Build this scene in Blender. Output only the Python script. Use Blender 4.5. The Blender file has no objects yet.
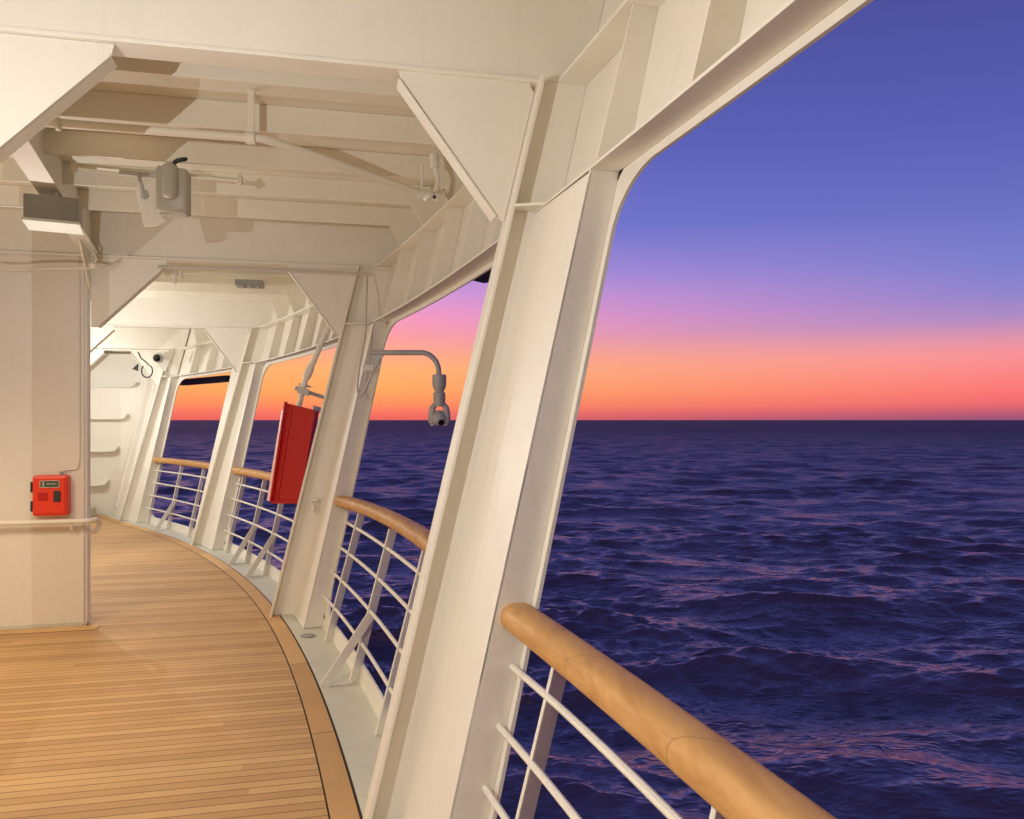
import bpy, bmesh, math, random
import numpy as np
from mathutils import Vector
random.seed(7)
rng = np.random.default_rng(11)
S = bpy.context.scene
COL = S.collection
F = 760.0; HOR = 419.3; EYE = 1.7; SEA = -20.0

# ------------------------------------------------------------------ helpers
def lin(c):
    c = c / 255.0
    return c / 12.92 if c <= 0.04045 else ((c + 0.055) / 1.055) ** 2.4
def srgb(r, g, b): return (lin(r), lin(g), lin(b), 1)

def hullx(Y):
    if Y > 12.6: return hullx(12.6) - .88 * (Y - 12.6)
    s = (Y - 6) / 6
    return -1.73 - 2.751 * s - 1.006 * s * s - 0.357 * s ** 3
def nrm(Y):
    s = (Y - 6) / 6
    d = (-2.751 - 2.012 * s - 1.071 * s * s) / 6 if Y <= 12.6 else -.88
    L = math.hypot(1, d)
    return (1 / L, -d / L)
def P(Y, off, z):
    n = nrm(Y)
    return Vector((hullx(Y) + n[0] * off, Y + n[1] * off, z))
K = 0.235
SK = 0.26; KS = 0.2177; KI = 0.2308                                  # hull skin stands this far outboard of the deck edge at deck level
def skin(Y, z, o=0.0): return P(Y, SK + KS * z + o, z)
def inn(Y, z, o=0.0): return P(Y, 0.112 + KI * z + o, z)
def zt(Y): return 2.642 - 0.018 * Y          # head of the openings
def zb(Y): return 3.26 - 0.03 * Y            # underside of the beams
ZC = 3.50
def zceil(Y, bay=1): return ZC - 0.012 * Y + (.22 if bay < 1 else 0)
D2 = Vector((0.977, 0.213, 0)); D2.normalize()
M2 = Vector((-D2.y, D2.x, 0))

class MB:
    def __init__(s): s.v = []; s.f = []; s.uv = None
    def add(s, vs, fs):
        o = len(s.v); s.v += [tuple(v) for v in vs]; s.f += [tuple(i + o for i in f) for f in fs]
    def prism(s, poly, d):
        """closed solid: polygon poly (list of Vectors) pushed along d"""
        n = len(poly); d = Vector(d)
        vs = [Vector(p) for p in poly] + [Vector(p) + d for p in poly]
        fs = [tuple(range(n))[::-1], tuple(range(n, 2 * n))] + [(i, (i + 1) % n, n + (i + 1) % n, n + i) for i in range(n)]
        s.add(vs, fs)
    def loft(s, rings, closed=True, caps=True):
        n = len(rings[0]); vs = [v for r in rings for v in r]; fs = []
        for k in range(len(rings) - 1):
            for i in range(n if closed else n - 1):
                j = (i + 1) % n
                fs.append((k * n + i, k * n + j, (k + 1) * n + j, (k + 1) * n + i))
        if caps and closed:
            fs.append(tuple(range(n))[::-1]); fs.append(tuple(range((len(rings) - 1) * n, len(rings) * n)))
        s.add(vs, fs)
    def tube(s, pts, r, n=10, up=(0, 0, 1), ry=None, roundend=False):
        pts = [Vector(p) for p in pts]
        rs = r if isinstance(r, (list, tuple)) else [r] * len(pts)
        if roundend:
            a, b = pts[0], pts[-1]; t0 = (pts[1] - a).normalized(); t1 = (b - pts[-2]).normalized(); R = rs[0]
            pre = [(a - t0 * R * math.sin(q) * .8, R * max(math.cos(q), .05)) for q in (1.5, 1.2, .9, .6, .3)]
            post = [(b + t1 * R * math.sin(q) * .8, R * max(math.cos(q), .05)) for q in (.3, .6, .9, 1.2, 1.5)]
            pts = [p for p, _ in pre] + pts + [p for p, _ in post]; rs = [q for _, q in pre] + list(rs) + [q for _, q in post]
        rings = []; upv = Vector(up)
        x = None
        for i, p in enumerate(pts):
            t = (pts[min(i + 1, len(pts) - 1)] - pts[max(i - 1, 0)]).normalized()
            if x is None:
                x = t.cross(upv)
                if x.length < 1e-3: x = t.cross(Vector((1, 0, 0)))
            x = (x - t * x.dot(t)).normalized()
            y = x.cross(t).normalized()
            k = (ry / r) if (ry and not isinstance(r, (list, tuple))) else 1
            rings.append([p + x * (rs[i] * math.cos(2 * math.pi * j / n)) + y * (rs[i] * k * math.sin(2 * math.pi * j / n)) for j in range(n)])
        s.loft(rings)
    def box(s, c, ax, ay, az, sx, sy, sz):
        c = Vector(c); ax = Vector(ax).normalized() * sx / 2; ay = Vector(ay).normalized() * sy / 2; az = Vector(az).normalized() * sz / 2
        s.prism([c - ax - ay - az, c + ax - ay - az, c + ax + ay - az, c - ax + ay - az], az * 2)
    def bar(s, a, b, w, t, wdir):
        """flat bar from a to b, width w along wdir, thickness t"""
        a = Vector(a); b = Vector(b); d = (b - a).normalized(); wd = Vector(wdir); wd = (wd - d * wd.dot(d)).normalized(); td = d.cross(wd)
        s.prism([a - wd * w / 2 - td * t / 2, a + wd * w / 2 - td * t / 2, a + wd * w / 2 + td * t / 2, a - wd * w / 2 + td * t / 2], b - a)
    def sheet(s, grid):
        n = len(grid[0]); vs = [v for r in grid for v in r]; fs = []
        for k in range(len(grid) - 1):
            for i in range(n - 1): fs.append((k * n + i, k * n + i + 1, (k + 1) * n + i + 1, (k + 1) * n + i))
        s.add(vs, fs)
    def build(s, name, mat, parent=None, bevel=0.003, smooth=False, label=None):
        me = bpy.data.meshes.new(name)
        o = bpy.data.objects.new(name, me)
        off = Vector((0, 0, 0))
        p = parent
        while p is not None: off += p.location; p = p.parent
        me.from_pydata([tuple(Vector(v) - off) for v in s.v], [], s.f)
        bm = bmesh.new(); bm.from_mesh(me); bmesh.ops.recalc_face_normals(bm, faces=bm.faces); bm.to_mesh(me); bm.free()
        COL.objects.link(o)
        if parent is not None: o.parent = parent
        me.materials.append(mat)
        if smooth:
            for q in me.polygons: q.use_smooth = True
            try: me.set_sharp_from_angle(angle=math.radians(38))
            except Exception: pass
        if bevel:
            m = o.modifiers.new('bevel', 'BEVEL'); m.width = bevel; m.segments = 2; m.limit_method = 'ANGLE'; m.angle_limit = math.radians(40)
            m.harden_normals = False
        if label: o['label'] = label
        return o

def empty(name, loc, label, cat, group=None):
    o = bpy.data.objects.new(name, None); COL.objects.link(o); o.location = loc; o.empty_display_size = .1
    return tag(o, label, cat, group)
def tag(o, label=None, cat=None, group=None, kind=None):
    if label: o['label'] = label
    if cat: o['category'] = cat
    if group: o['group'] = group
    if kind: o['kind'] = kind
    return o

# ------------------------------------------------------------------ materials
def newmat(name):
    m = bpy.data.materials.new(name); m.use_nodes = True
    nt = m.node_tree; b = nt.nodes['Principled BSDF']
    return m, nt, b
def N(nt, t, **kw):
    n = nt.nodes.new(t)
    for k, v in kw.items():
        if k in n.inputs: n.inputs[k].default_value = v
        else: setattr(n, k, v)
    return n
def paint(name, col, rough=0.38, mott=0.06, bump=0.12, rust=0.0, dirt=0.25):
    m, nt, b = newmat(name); L = nt.links.new
    geo = N(nt, 'ShaderNodeNewGeometry')
    n1 = N(nt, 'ShaderNodeTexNoise', Scale=2.3, Detail=5.0, Roughness=.6); L(geo.outputs['Position'], n1.inputs['Vector'])
    n2 = N(nt, 'ShaderNodeTexNoise', Scale=90.0, Detail=2.0); L(geo.outputs['Position'], n2.inputs['Vector'])
    n3 = N(nt, 'ShaderNodeTexNoise', Scale=7.0, Detail=8.0, Roughness=.7); L(geo.outputs['Position'], n3.inputs['Vector'])
    # faint brush / streak marks running down
    mp = N(nt, 'ShaderNodeMapping'); mp.inputs['Scale'].default_value = (24, 24, 1.2); L(geo.outputs['Position'], mp.inputs['Vector'])
    n4 = N(nt, 'ShaderNodeTexNoise', Scale=1.0, Detail=4.0); L(mp.outputs['Vector'], n4.inputs['Vector'])
    mx = N(nt, 'ShaderNodeMix', data_type='RGBA'); mx.inputs[6].default_value = tuple(c * (1 - mott) for c in col[:3]) + (1,); mx.inputs[7].default_value = tuple(min(1, c * (1 + mott)) for c in col[:3]) + (1,)
    L(n1.outputs['Fac'], mx.inputs[0])
    cr = N(nt, 'ShaderNodeValToRGB'); cr.color_ramp.elements[0].position = .60; cr.color_ramp.elements[1].position = .82
    cr.color_ramp.elements[0].color = (0, 0, 0, 1); cr.color_ramp.elements[1].color = (dirt, dirt, dirt, 1)
    ad = N(nt, 'ShaderNodeMath', operation='MULTIPLY_ADD'); L(n4.outputs['Fac'], ad.inputs[0]); ad.inputs[1].default_value = .5
    hf = N(nt, 'ShaderNodeMath', operation='MULTIPLY'); hf.inputs[1].default_value = .62; L(n3.outputs['Fac'], hf.inputs[0]); L(hf.outputs[0], ad.inputs[2])
    L(ad.outputs[0], cr.inputs[0])
    mx2 = N(nt, 'ShaderNodeMix', data_type='RGBA'); L(cr.outputs[0], mx2.inputs[0]); L(mx.outputs[2], mx2.inputs[6])
    mx2.inputs[7].default_value = tuple(c * .72 * k for c, k in zip(col[:3], (1, .93, .8))) + (1,)
    rs = N(nt, 'ShaderNodeTexNoise', Scale=17.0, Detail=9.0, Roughness=.75); L(geo.outputs['Position'], rs.inputs['Vector'])
    rc = N(nt, 'ShaderNodeValToRGB'); rc.color_ramp.elements[0].position = .715; rc.color_ramp.elements[1].position = .76; rc.color_ramp.elements[1].color = (.55, .55, .55, 1); L(rs.outputs['Fac'], rc.inputs[0])
    mx3 = N(nt, 'ShaderNodeMix', data_type='RGBA'); L(rc.outputs[0], mx3.inputs[0]); L(mx2.outputs[2], mx3.inputs[6]); mx3.inputs[7].default_value = (.30 * min(1, col[0] * 1.5), .17 * min(1, col[1] * 1.5), .09 * min(1, col[2] * 1.5), 1)
    L(mx3.outputs[2], b.inputs['Base Color'])
    rr = N(nt, 'ShaderNodeMapRange'); rr.inputs['To Min'].default_value = rough - .08; rr.inputs['To Max'].default_value = rough + .12; L(n3.outputs['Fac'], rr.inputs['Value']); L(rr.outputs[0], b.inputs['Roughness'])
    bp = N(nt, 'ShaderNodeBump', Strength=bump, Distance=.002); L(n2.outputs['Fac'], bp.inputs['Height'])
    n5 = N(nt, 'ShaderNodeTexNoise', Scale=3.0, Detail=2.0); L(geo.outputs['Position'], n5.inputs['Vector'])
    bp2 = N(nt, 'ShaderNodeBump', Strength=.45, Distance=.018); L(n5.outputs['Fac'], bp2.inputs['Height']); L(bp.outputs[0], bp2.inputs['Normal'])
    L(bp2.outputs[0], b.inputs['Normal'])
    return m
WHITE = paint('white_steel_paint', (.80, .757, .655), rough=.48)
WALLW = paint('white_wall_paint', (.76, .71, .63), rough=.42, mott=.05)
CEILW = paint('white_ceiling_paint', (.80, .75, .62), rough=.5)
GREYP = paint('grey_deck_paint', (.62, .61, .51), rough=.45, mott=.12, dirt=.5)
FLOODG = paint('beige_grey_fitting', (.42, .40, .32), rough=.4)
GREYM = paint('grey_fitting_paint', (.30, .31, .29), rough=.45)
CAMG = paint('camera_grey_paint', (.50, .49, .46), rough=.4)
RED = paint('red_paint', (.50, .004, .004), rough=.38, mott=.05, dirt=.2)
REDLIT = paint('sunset_lit_red_paint', (.85, .46, .41), rough=.4, mott=.05, dirt=.2)  # lighter red for the box's left side, sunset glow put into the colour
REDB = paint('bright_red_plastic', (.80, .045, .015), rough=.35, mott=.03, dirt=.1)
DARK = paint('dark_grey_paint', (.035, .03, .035), rough=.5)
BLACK = paint('black_plastic', (.015, .015, .017), rough=.4)
CABLE = paint('pale_cable_sheath', (.55, .52, .47), rough=.5)
STEEL, nt, b = newmat('stainless_steel'); b.inputs['Base Color'].default_value = (.55, .55, .53, 1); b.inputs['Metallic'].default_value = 1; b.inputs['Roughness'].default_value = .32
LENS, nt, b = newmat('lens_glass'); b.inputs['Base Color'].default_value = (.01, .01, .015, 1); b.inputs['Roughness'].default_value = .05
CAULK, nt, b = newmat('black_caulk'); b.inputs['Base Color'].default_value = (.035, .025, .018, 1); b.inputs['Roughness'].default_value = .7
SCREEN, nt, b = newmat('display_window'); b.inputs['Base Color'].default_value = (.05, .075, .05, 1); b.inputs['Roughness'].default_value = .15
LETTER, nt, b = newmat('white_lettering'); b.inputs['Base Color'].default_value = (.6, .6, .55, 1)
DIFF, nt, b = newmat('lamp_diffuser'); b.inputs['Base Color'].default_value = (.45, .43, .36, 1); b.inputs['Emission Color'].default_value = (1, .86, .62, 1); b.inputs['Emission Strength'].default_value = .12

def teak(name, direction, width, along_uv=False, pale=1.0):
    m, nt, b = newmat(name); L = nt.links.new
    if along_uv:
        tc = N(nt, 'ShaderNodeUVMap'); sep = N(nt, 'ShaderNodeSeparateXYZ'); L(tc.outputs[0], sep.inputs[0])
        a_out, c_out = sep.outputs['X'], sep.outputs['Y']
    else:
        geo = N(nt, 'ShaderNodeNewGeometry')
        d1 = N(nt, 'ShaderNodeVectorMath', operation='DOT_PRODUCT'); L(geo.outputs['Position'], d1.inputs[0]); d1.inputs[1].default_value = tuple(direction)
        d2 = N(nt, 'ShaderNodeVectorMath', operation='DOT_PRODUCT'); L(geo.outputs['Position'], d2.inputs[0]); d2.inputs[1].default_value = (-direction[1], direction[0], 0)
        a_out, c_out = d1.outputs['Value'], d2.outputs['Value']
    def M(op, a=None, bb=None, c=None):
        n = N(nt, 'ShaderNodeMath', operation=op)
        for i, v in enumerate((a, bb, c)):
            if v is None: continue
            if hasattr(v, 'is_linked'): L(v, n.inputs[i])
            else: n.inputs[i].default_value = v
        return n.outputs[0]
    v = M('DIVIDE', c_out, width); row = M('FLOOR', v); fr = M('FRACT', v)
    wn = N(nt, 'ShaderNodeTexWhiteNoise', noise_dimensions='1D'); L(row, wn.inputs['W'])
    # butt joints: each row shifted by its own random amount
    plen = 9.0 if not along_uv else 1.25
    a2 = M('DIVIDE', M('MULTIPLY_ADD', wn.outputs['Value'], 7.3 if not along_uv else 0.0, a_out), plen)
    seg = M('FLOOR', a2); frl = M('FRACT', a2)
    cmb = N(nt, 'ShaderNodeCombineXYZ'); L(row, cmb.inputs[0]); L(seg, cmb.inputs[1])
    wn2 = N(nt, 'ShaderNodeTexWhiteNoise', noise_dimensions='2D'); L(cmb.outputs[0], wn2.inputs['Vector'])
    # grain: noise stretched along the plank
    cg = N(nt, 'ShaderNodeCombineXYZ'); L(M('MULTIPLY', a_out, 2.2), cg.inputs[0]); L(M('MULTIPLY', c_out, 85.0), cg.inputs[1]); L(wn2.outputs['Value'], cg.inputs[2])
    g = N(nt, 'ShaderNodeTexNoise', Scale=1.0, Detail=6.0, Roughness=.6); L(cg.outputs[0], g.inputs['Vector'])
    cr = N(nt, 'ShaderNodeValToRGB'); e = cr.color_ramp.elements
    e[0].position = 0; e[0].color = (.44 * pale, .25 * pale, .105 * pale, 1); e[1].position = 1; e[1].color = (.70 * pale, .45 * pale, .20 * pale, 1)
    q = e.new(.5); q.color = (.56 * pale, .33 * pale, .145 * pale, 1)
    L(M('ADD', M('MULTIPLY_ADD', wn2.outputs['Value'], .55, .1), M('MULTIPLY', g.outputs['Fac'], .28)), cr.inputs[0])
    # large worn / damp patches
    big = N(nt, 'ShaderNodeTexNoise', Scale=.9, Detail=6.0, Roughness=.62)
    if along_uv:
        geo = N(nt, 'ShaderNodeNewGeometry')
    L(geo.outputs['Position'], big.inputs['Vector'])
    dk = N(nt, 'ShaderNodeMapRange'); dk.inputs['From Min'].default_value = .35; dk.inputs['From Max'].default_value = .65; dk.inputs['To Min'].default_value = .86; dk.inputs['To Max'].default_value = 1.06
    L(big.outputs['Fac'], dk.inputs['Value'])
    vm = N(nt, 'ShaderNodeVectorMath', operation='SCALE'); L(cr.outputs[0], vm.inputs[0]); L(dk.outputs[0], vm.inputs['Scale'])
    w = .085 if not along_uv else 0.0
    l1 = M('LESS_THAN', fr, w); l2 = M('LESS_THAN', frl, .0 if not along_uv else .006)
    line = M('MAXIMUM', l1, l2)
    mx = N(nt, 'ShaderNodeMix', data_type='RGBA'); L(M('MULTIPLY', line, .85), mx.inputs[0]); L(vm.outputs[0], mx.inputs[6]); mx.inputs[7].default_value = (.085, .048, .028, 1)
    L(mx.outputs[2], b.inputs['Base Color'])
    rg = N(nt, 'ShaderNodeMapRange'); rg.inputs['To Min'].default_value = .62; rg.inputs['To Max'].default_value = .85; L(g.outputs['Fac'], rg.inputs['Value']); L(rg.outputs[0], b.inputs['Roughness'])
    bp = N(nt, 'ShaderNodeBump', Strength=.25, Distance=.002); L(M('SUBTRACT', g.outputs['Fac'], M('MULTIPLY', line, 1.5)), bp.inputs['Height']); L(bp.outputs[0], b.inputs['Normal'])
    return m
TEAK = teak('teak_planks', (D2.x, D2.y, 0), .0645)
TEAKM = teak('teak_margin', (1, 0, 0), 10.0, along_uv=True, pale=1.1)

def railwood():
    m, nt, b = newmat('varnished_rail_wood'); L = nt.links.new
    geo = N(nt, 'ShaderNodeNewGeometry')
    mp = N(nt, 'ShaderNodeMapping'); mp.inputs['Scale'].default_value = (22, 3.0, 26); mp.inputs['Rotation'].default_value = (0, 0, .30); L(geo.outputs['Position'], mp.inputs['Vector'])
    g = N(nt, 'ShaderNodeTexNoise', Scale=1.0, Detail=7.0, Roughness=.6, Distortion=.6); L(mp.outputs[0], g.inputs['Vector'])
    cr = N(nt, 'ShaderNodeValToRGB'); e = cr.color_ramp.elements
    e[0].position = .30; e[0].color = (.43, .205, .06, 1); e[1].position = .70; e[1].color = (.62, .34, .12, 1)
    L(g.outputs['Fac'], cr.inputs[0])
    n2 = N(nt, 'ShaderNodeTexNoise', Scale=9.0, Detail=8.0, Roughness=.7); L(geo.outputs['Position'], n2.inputs['Vector'])
    c2 = N(nt, 'ShaderNodeValToRGB'); c2.color_ramp.elements[0].position = .58; c2.color_ramp.elements[1].position = .75; c2.color_ramp.elements[0].color = (0, 0, 0, 1); c2.color_ramp.elements[1].color = (.5, .5, .5, 1)
    L(n2.outputs['Fac'], c2.inputs[0])
    mx = N(nt, 'ShaderNodeMix', data_type='RGBA'); L(c2.outputs[0], mx.inputs[0]); L(cr.outputs[0], mx.inputs[6]); mx.inputs[7].default_value = (.36, .17, .06, 1)
    sx = N(nt, 'ShaderNodeSeparateXYZ'); L(geo.outputs['Position'], sx.inputs[0])
    jt = N(nt, 'ShaderNodeMath', operation='MULTIPLY_ADD'); L(sx.outputs['X'], jt.inputs[0]); jt.inputs[1].default_value = .55; L(sx.outputs['Y'], jt.inputs[2])
    wv = N(nt, 'ShaderNodeMath', operation='MULTIPLY_ADD'); L(g.outputs['Fac'], wv.inputs[0]); wv.inputs[1].default_value = .015; L(jt.outputs[0], wv.inputs[2])
    dv = N(nt, 'ShaderNodeMath', operation='DIVIDE'); L(wv.outputs[0], dv.inputs[0]); dv.inputs[1].default_value = .43
    fc = N(nt, 'ShaderNodeMath', operation='FRACT'); L(dv.outputs[0], fc.inputs[0])
    lt = N(nt, 'ShaderNodeMath', operation='LESS_THAN'); L(fc.outputs[0], lt.inputs[0]); lt.inputs[1].default_value = .014
    hl = N(nt, 'ShaderNodeMath', operation='MULTIPLY'); L(lt.outputs[0], hl.inputs[0]); hl.inputs[1].default_value = .4
    mj = N(nt, 'ShaderNodeMix', data_type='RGBA'); L(hl.outputs[0], mj.inputs[0]); L(mx.outputs[2], mj.inputs[6]); mj.inputs[7].default_value = (.20, .09, .03, 1)
    L(mj.outputs[2], b.inputs['Base Color'])
    rr = N(nt, 'ShaderNodeMapRange'); rr.inputs['To Min'].default_value = .42; rr.inputs['To Max'].default_value = .68; L(n2.outputs['Fac'], rr.inputs['Value']); L(rr.outputs[0], b.inputs['Roughness'])
    bp = N(nt, 'ShaderNodeBump', Strength=.2, Distance=.003); L(g.outputs['Fac'], bp.inputs['Height']); L(bp.outputs[0], b.inputs['Normal'])
    return m
RAILW = railwood()

# ------------------------------------------------------------------ frames along the deck edge
YP = [-0.5, 3.13, 6.60, 10.28, 12.76]
ORD = ['just behind the camera', 'nearest in view', 'second', 'third', 'fourth']
LEFTX = [None, (-2.15, 2.80), (-3.48, 6.28), (-5.85, 9.95), (-7.4, 12.6)]      # inboard ends of knees
def along(base, e, z):                     # point in the frame's plane, e outboard from the deck edge
    return Vector((base.x, base.y, 0)) + D2 * e + Vector((0, 0, z))
def cosf(Y): n = nrm(Y); return n[0] * D2.x + n[1] * D2.y

# ---- teak deck (setting)
def arc(ya, yb, n): return [ya + (yb - ya) * i / n for i in range(n + 1)]
ys = arc(-3, 13.6, 120)
mb = MB()
grid = []
for y in ys:
    a = P(y, -.132, 0)
    grid.append([Vector((-9.5, y - .2 * 1.2, 0)), Vector(((-9.5 + a.x) / 2, (y - .24 + a.y) / 2, 0)), a])
mb.sheet(grid)
tag(mb.build('teak_deck', TEAK, bevel=0), kind='structure')
# sub deck under everything keeps the caulk seams dark
mb = MB(); mb.sheet([[P(y, -.15, -.006), P(y, .009, -.006)] for y in ys])
tag(mb.build('deck_seam', CAULK, bevel=0), kind='structure')
mb = MB(); mb.sheet([[P(y, -.124, .001), P(y, -.060, .0015), P(y, -.006, .001)] for y in ys])
o = mb.build('margin_plank', TEAKM, bevel=0); tag(o, kind='structure')
uvl = o.data.uv_layers.new(name='UVMap')
acc = [0]
for i in range(1, len(ys)): acc.append(acc[-1] + (P(ys[i], 0, 0) - P(ys[i - 1], 0, 0)).length)
for poly in o.data.polygons:
    for li in poly.loop_indices:
        vi = o.data.loops[li].vertex_index; uvl.data[li].uv = (acc[vi // 3], (vi % 3) * .06)
# grey waterway between margin plank and hull
mb = MB(); mb.sheet([[P(y, .008, -.003), P(y, .10, -.010), skin(y, -.012, 0)] for y in ys])
tag(mb.build('waterway', GREYP, bevel=0, smooth=True), kind='structure')

# ---- ceiling plating (setting)
q1 = Vector((hullx(3.13), 3.13, 0)).dot(M2)
def ceil_part(ys_, bay):
    g = []
    for y in ys_:
        e = skin(y, zceil(y, bay), .02); q = e.dot(M2)
        g.append([D2 * -10.2 + M2 * q + Vector((0, 0, zceil(y, bay))), D2 * (e.dot(D2) - 2) + M2 * q + Vector((0, 0, zceil(y, bay))), e])
    m_ = MB(); m_.sheet(g); tag(m_.build('ceiling', CEILW, bevel=0), kind='structure')
def q_to_y(q, bay):
    lo, hi = -4, 15
    for _ in range(50):
        mid = (lo + hi) / 2
        if skin(mid, zceil(mid, bay)).dot(M2) < q: lo = mid
        else: hi = mid
    return lo
ceil_part(arc(-3, q_to_y(q1, 0), 12), 0)
ceil_part(arc(q_to_y(q1, 1), 14.2, 40), 1)

# ------------------------------------------------------------------ hull side with openings
hull = empty('hull_side', P(6, .3, 0), 'white steel hull side with a row of big leaning openings on the sea', 'hull wall')
BAYS = [(-0.5 + .30, 2.50), (3.13 + .30, 6.60 - .45), (6.60 + .30, 10.28 - .43), (10.28 + .30, 12.76 - .36)]
mb = MB()
def rrect(y0, y1, z0f, z1f, r, lip):
    pts = []
    y0 += lip; y1 -= lip
    ns = 9
    def zlo(y): return z0f(y)
    def zhi(y): return z1f(y) - lip
    n = 26
    cy = [(y1 - r, 'b'), (y1 - r, 't'), (y0 + r, 't'), (y0 + r, 'b')]
    for i in range(n + 1):                                   # bottom edge from y0+r to y1-r
        y = y0 + r + (y1 - y0 - 2 * r) * i / n; pts.append((y, zlo(y)))
    for i in range(1, ns): a = -math.pi / 2 + math.pi / 2 * i / ns; y = y1 - r + r * math.cos(a); pts.append((y, zlo(y1) + r + r * math.sin(a)))
    for i in range(n // 2 + 1): pts.append((y1, zlo(y1) + r + (zhi(y1) - zlo(y1) - 2 * r) * i / (n // 2)))
    for i in range(1, ns): a = math.pi / 2 * i / ns; pts.append((y1 - r + r * math.cos(a), zhi(y1) - r + r * math.sin(a)))
    for i in range(n + 1): y = y1 - r - (y1 - y0 - 2 * r) * i / n; pts.append((y, zhi(y)))
    for i in range(1, ns): a = math.pi / 2 + math.pi / 2 * i / ns; pts.append((y0 + r + r * math.cos(a), zhi(y0) - r + r * math.sin(a)))
    for i in range(n // 2 + 1): pts.append((y0, zhi(y0) - r - (zhi(y0) - zlo(y0) - 2 * r) * i / (n // 2)))
    for i in range(1, ns): a = math.pi + math.pi / 2 * i / ns; pts.append((y0 + r + r * math.cos(a), zlo(y0) + r + r * math.sin(a)))
    return pts
SILL = .10
OUT = .014
def two_layer(cells):                        # inner and outer faces of the plating
    for (ya, za), (yb_, zb_), (yc_, zc_), (yd, zd) in cells:
        mb.add([skin(ya, za), skin(yb_, zb_), skin(yc_, zc_), skin(yd, zd)], [(0, 1, 2, 3)])
        mb.add([skin(ya, za, OUT), skin(yb_, zb_, OUT), skin(yc_, zc_, OUT), skin(yd, zd, OUT)], [(3, 2, 1, 0)])
lips = []
for (a, b_) in BAYS:
    RR = .21
    pts = rrect(a, b_, lambda y: SILL, zt, RR, .035)
    # project outline outwards on the cell rectangle
    A, B = a - .001, b_ + .001
    outer = []
    for (y, z) in pts:
        cy = (a + b_) / 2; top = zt(y) + .001; bot = .06
        r = RR + .035
        if z > zt(y) - r and a + r < y < b_ - r: outer.append((y, top))
        elif z < SILL + r and a + r < y < b_ - r: outer.append((y, bot))
        elif y > cy: outer.append((B, z) if zt(y) - r > z > SILL + r else None)
        else: outer.append((A, z) if zt(y) - r > z > SILL + r else None)
    for i, q in enumerate(outer):            # corners: go to nearest side
        if q is None:
            y, z = pts[i]
            ey = B if y > (a + b_) / 2 else A; ez = zt(y) + .001 if z > 1 else .06
            # spread along the corner by angle
            r = RR + .035; cyy = b_ - r if y > (a + b_) / 2 else a + r; czz = zt(y) - r if z > 1 else SILL + RR
            dx, dz = abs(y - cyy), abs(z - czz)
            if dx > dz: outer[i] = (ey, czz + (1 if z > 1 else -1) * abs(ez - czz) * min(1, dz / max(dx, 1e-6)))
            else: outer[i] = (cyy + (ey - cyy) * min(1, dx / max(dz, 1e-6)), ez)
    n = len(pts)
    two_layer([(pts[i], pts[(i + 1) % n], outer[(i + 1) % n], outer[i]) for i in range(n)])
    # edge of the hole
    for i in range(n):
        p, q = pts[i], pts[(i + 1) % n]
        mb.add([skin(*p), skin(*q), skin(q[0], q[1], OUT), skin(p[0], p[1], OUT)], [(0, 1, 2, 3)])
    lips.append(pts)
# piers, sill strip, head strip
ysk = sorted(set([round(-3 + i * .2, 4) for i in range(int(16.8 / .2) + 1)]))
def strip(y0, y1, zf0, zf1, n=1):
    yy = [y0] + [y for y in ysk if y0 + .02 < y < y1 - .02] + [y1]
    for i in range(len(yy) - 1):
        for k in range(n):
            f0, f1 = k / n, (k + 1) / n
            z = lambda y, f: zf0(y) + (zf1(y) - zf0(y)) * f
            two_layer([((yy[i], z(yy[i], f0)), (yy[i + 1], z(yy[i + 1], f0)), (yy[i + 1], z(yy[i + 1], f1)), (yy[i], z(yy[i], f1)))])
strip(-3, 14.3, lambda y: -.9, lambda y: .06)
strip(-3, 14.3, lambda y: zt(y) + .001, lambda y: 3.80 if y < 3.2 else 3.62)
edges = [-3] + [e for b_ in BAYS for e in b_] + [14.3]
for i in range(0, len(edges), 2):
    strip(edges[i], edges[i + 1], lambda y: .06, lambda y: zt(y) + .001, 3)
mb.build('hull_plating', WHITE, hull, bevel=0, smooth=True)

# window frames: plates standing inward round each opening
for (a, b_) in BAYS:
    m_ = MB(); t = .012
    for y, s in ((a, -1), (b_, 1)):
        dY = t * s * .9
        lo, hi = -.008, zt(y)
        quad = [inn(y, lo), skin(y, lo), skin(y, hi), inn(y, hi)]
        quad2 = [inn(y + dY, lo), skin(y + dY, lo), skin(y + dY, hi), inn(y + dY, hi)]
        m_.loft([quad, quad2])
    yy = arc(a - .013, b_ + .013, 16)
    m_.loft([[inn(y, zt(y)), skin(y, zt(y)), skin(y, zt(y) + .014), inn(y, zt(y) + .014)] for y in yy])
    m_.build('window_frame', WHITE, hull, bevel=.003)
# top plate continues behind each pillar as the sheer of the piers
ye = -2.4
for i, yp in enumerate(YP):
    m_ = MB()
    a = BAYS[i - 1][1] if i > 0 else -2.6
    b_ = BAYS[i][0] if i < 4 else 13.6
    if a >= b_: continue
    yy = arc(a + .0135, b_ - .0135, 5)
    m_.loft([[inn(y, zt(y)), skin(y, zt(y)), skin(y, zt(y) + .013), inn(y, zt(y) + .013)] for y in yy])
    m_.build('head_stringer', WHITE, hull, bevel=.002)
# upper stringer (flat bar running the length under the ceiling)
m_ = MB()
def zs(y): return zb(y) - .005
yy = arc(-2.8, 13.4, 60)
m_.loft([[skin(y, zs(y), -.13), skin(y, zs(y), 0), skin(y, zs(y) + .022, 0), skin(y, zs(y) + .022, -.13)] for y in yy])
m_.build('upper_stringer', WHITE, hull, bevel=.003)
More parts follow.
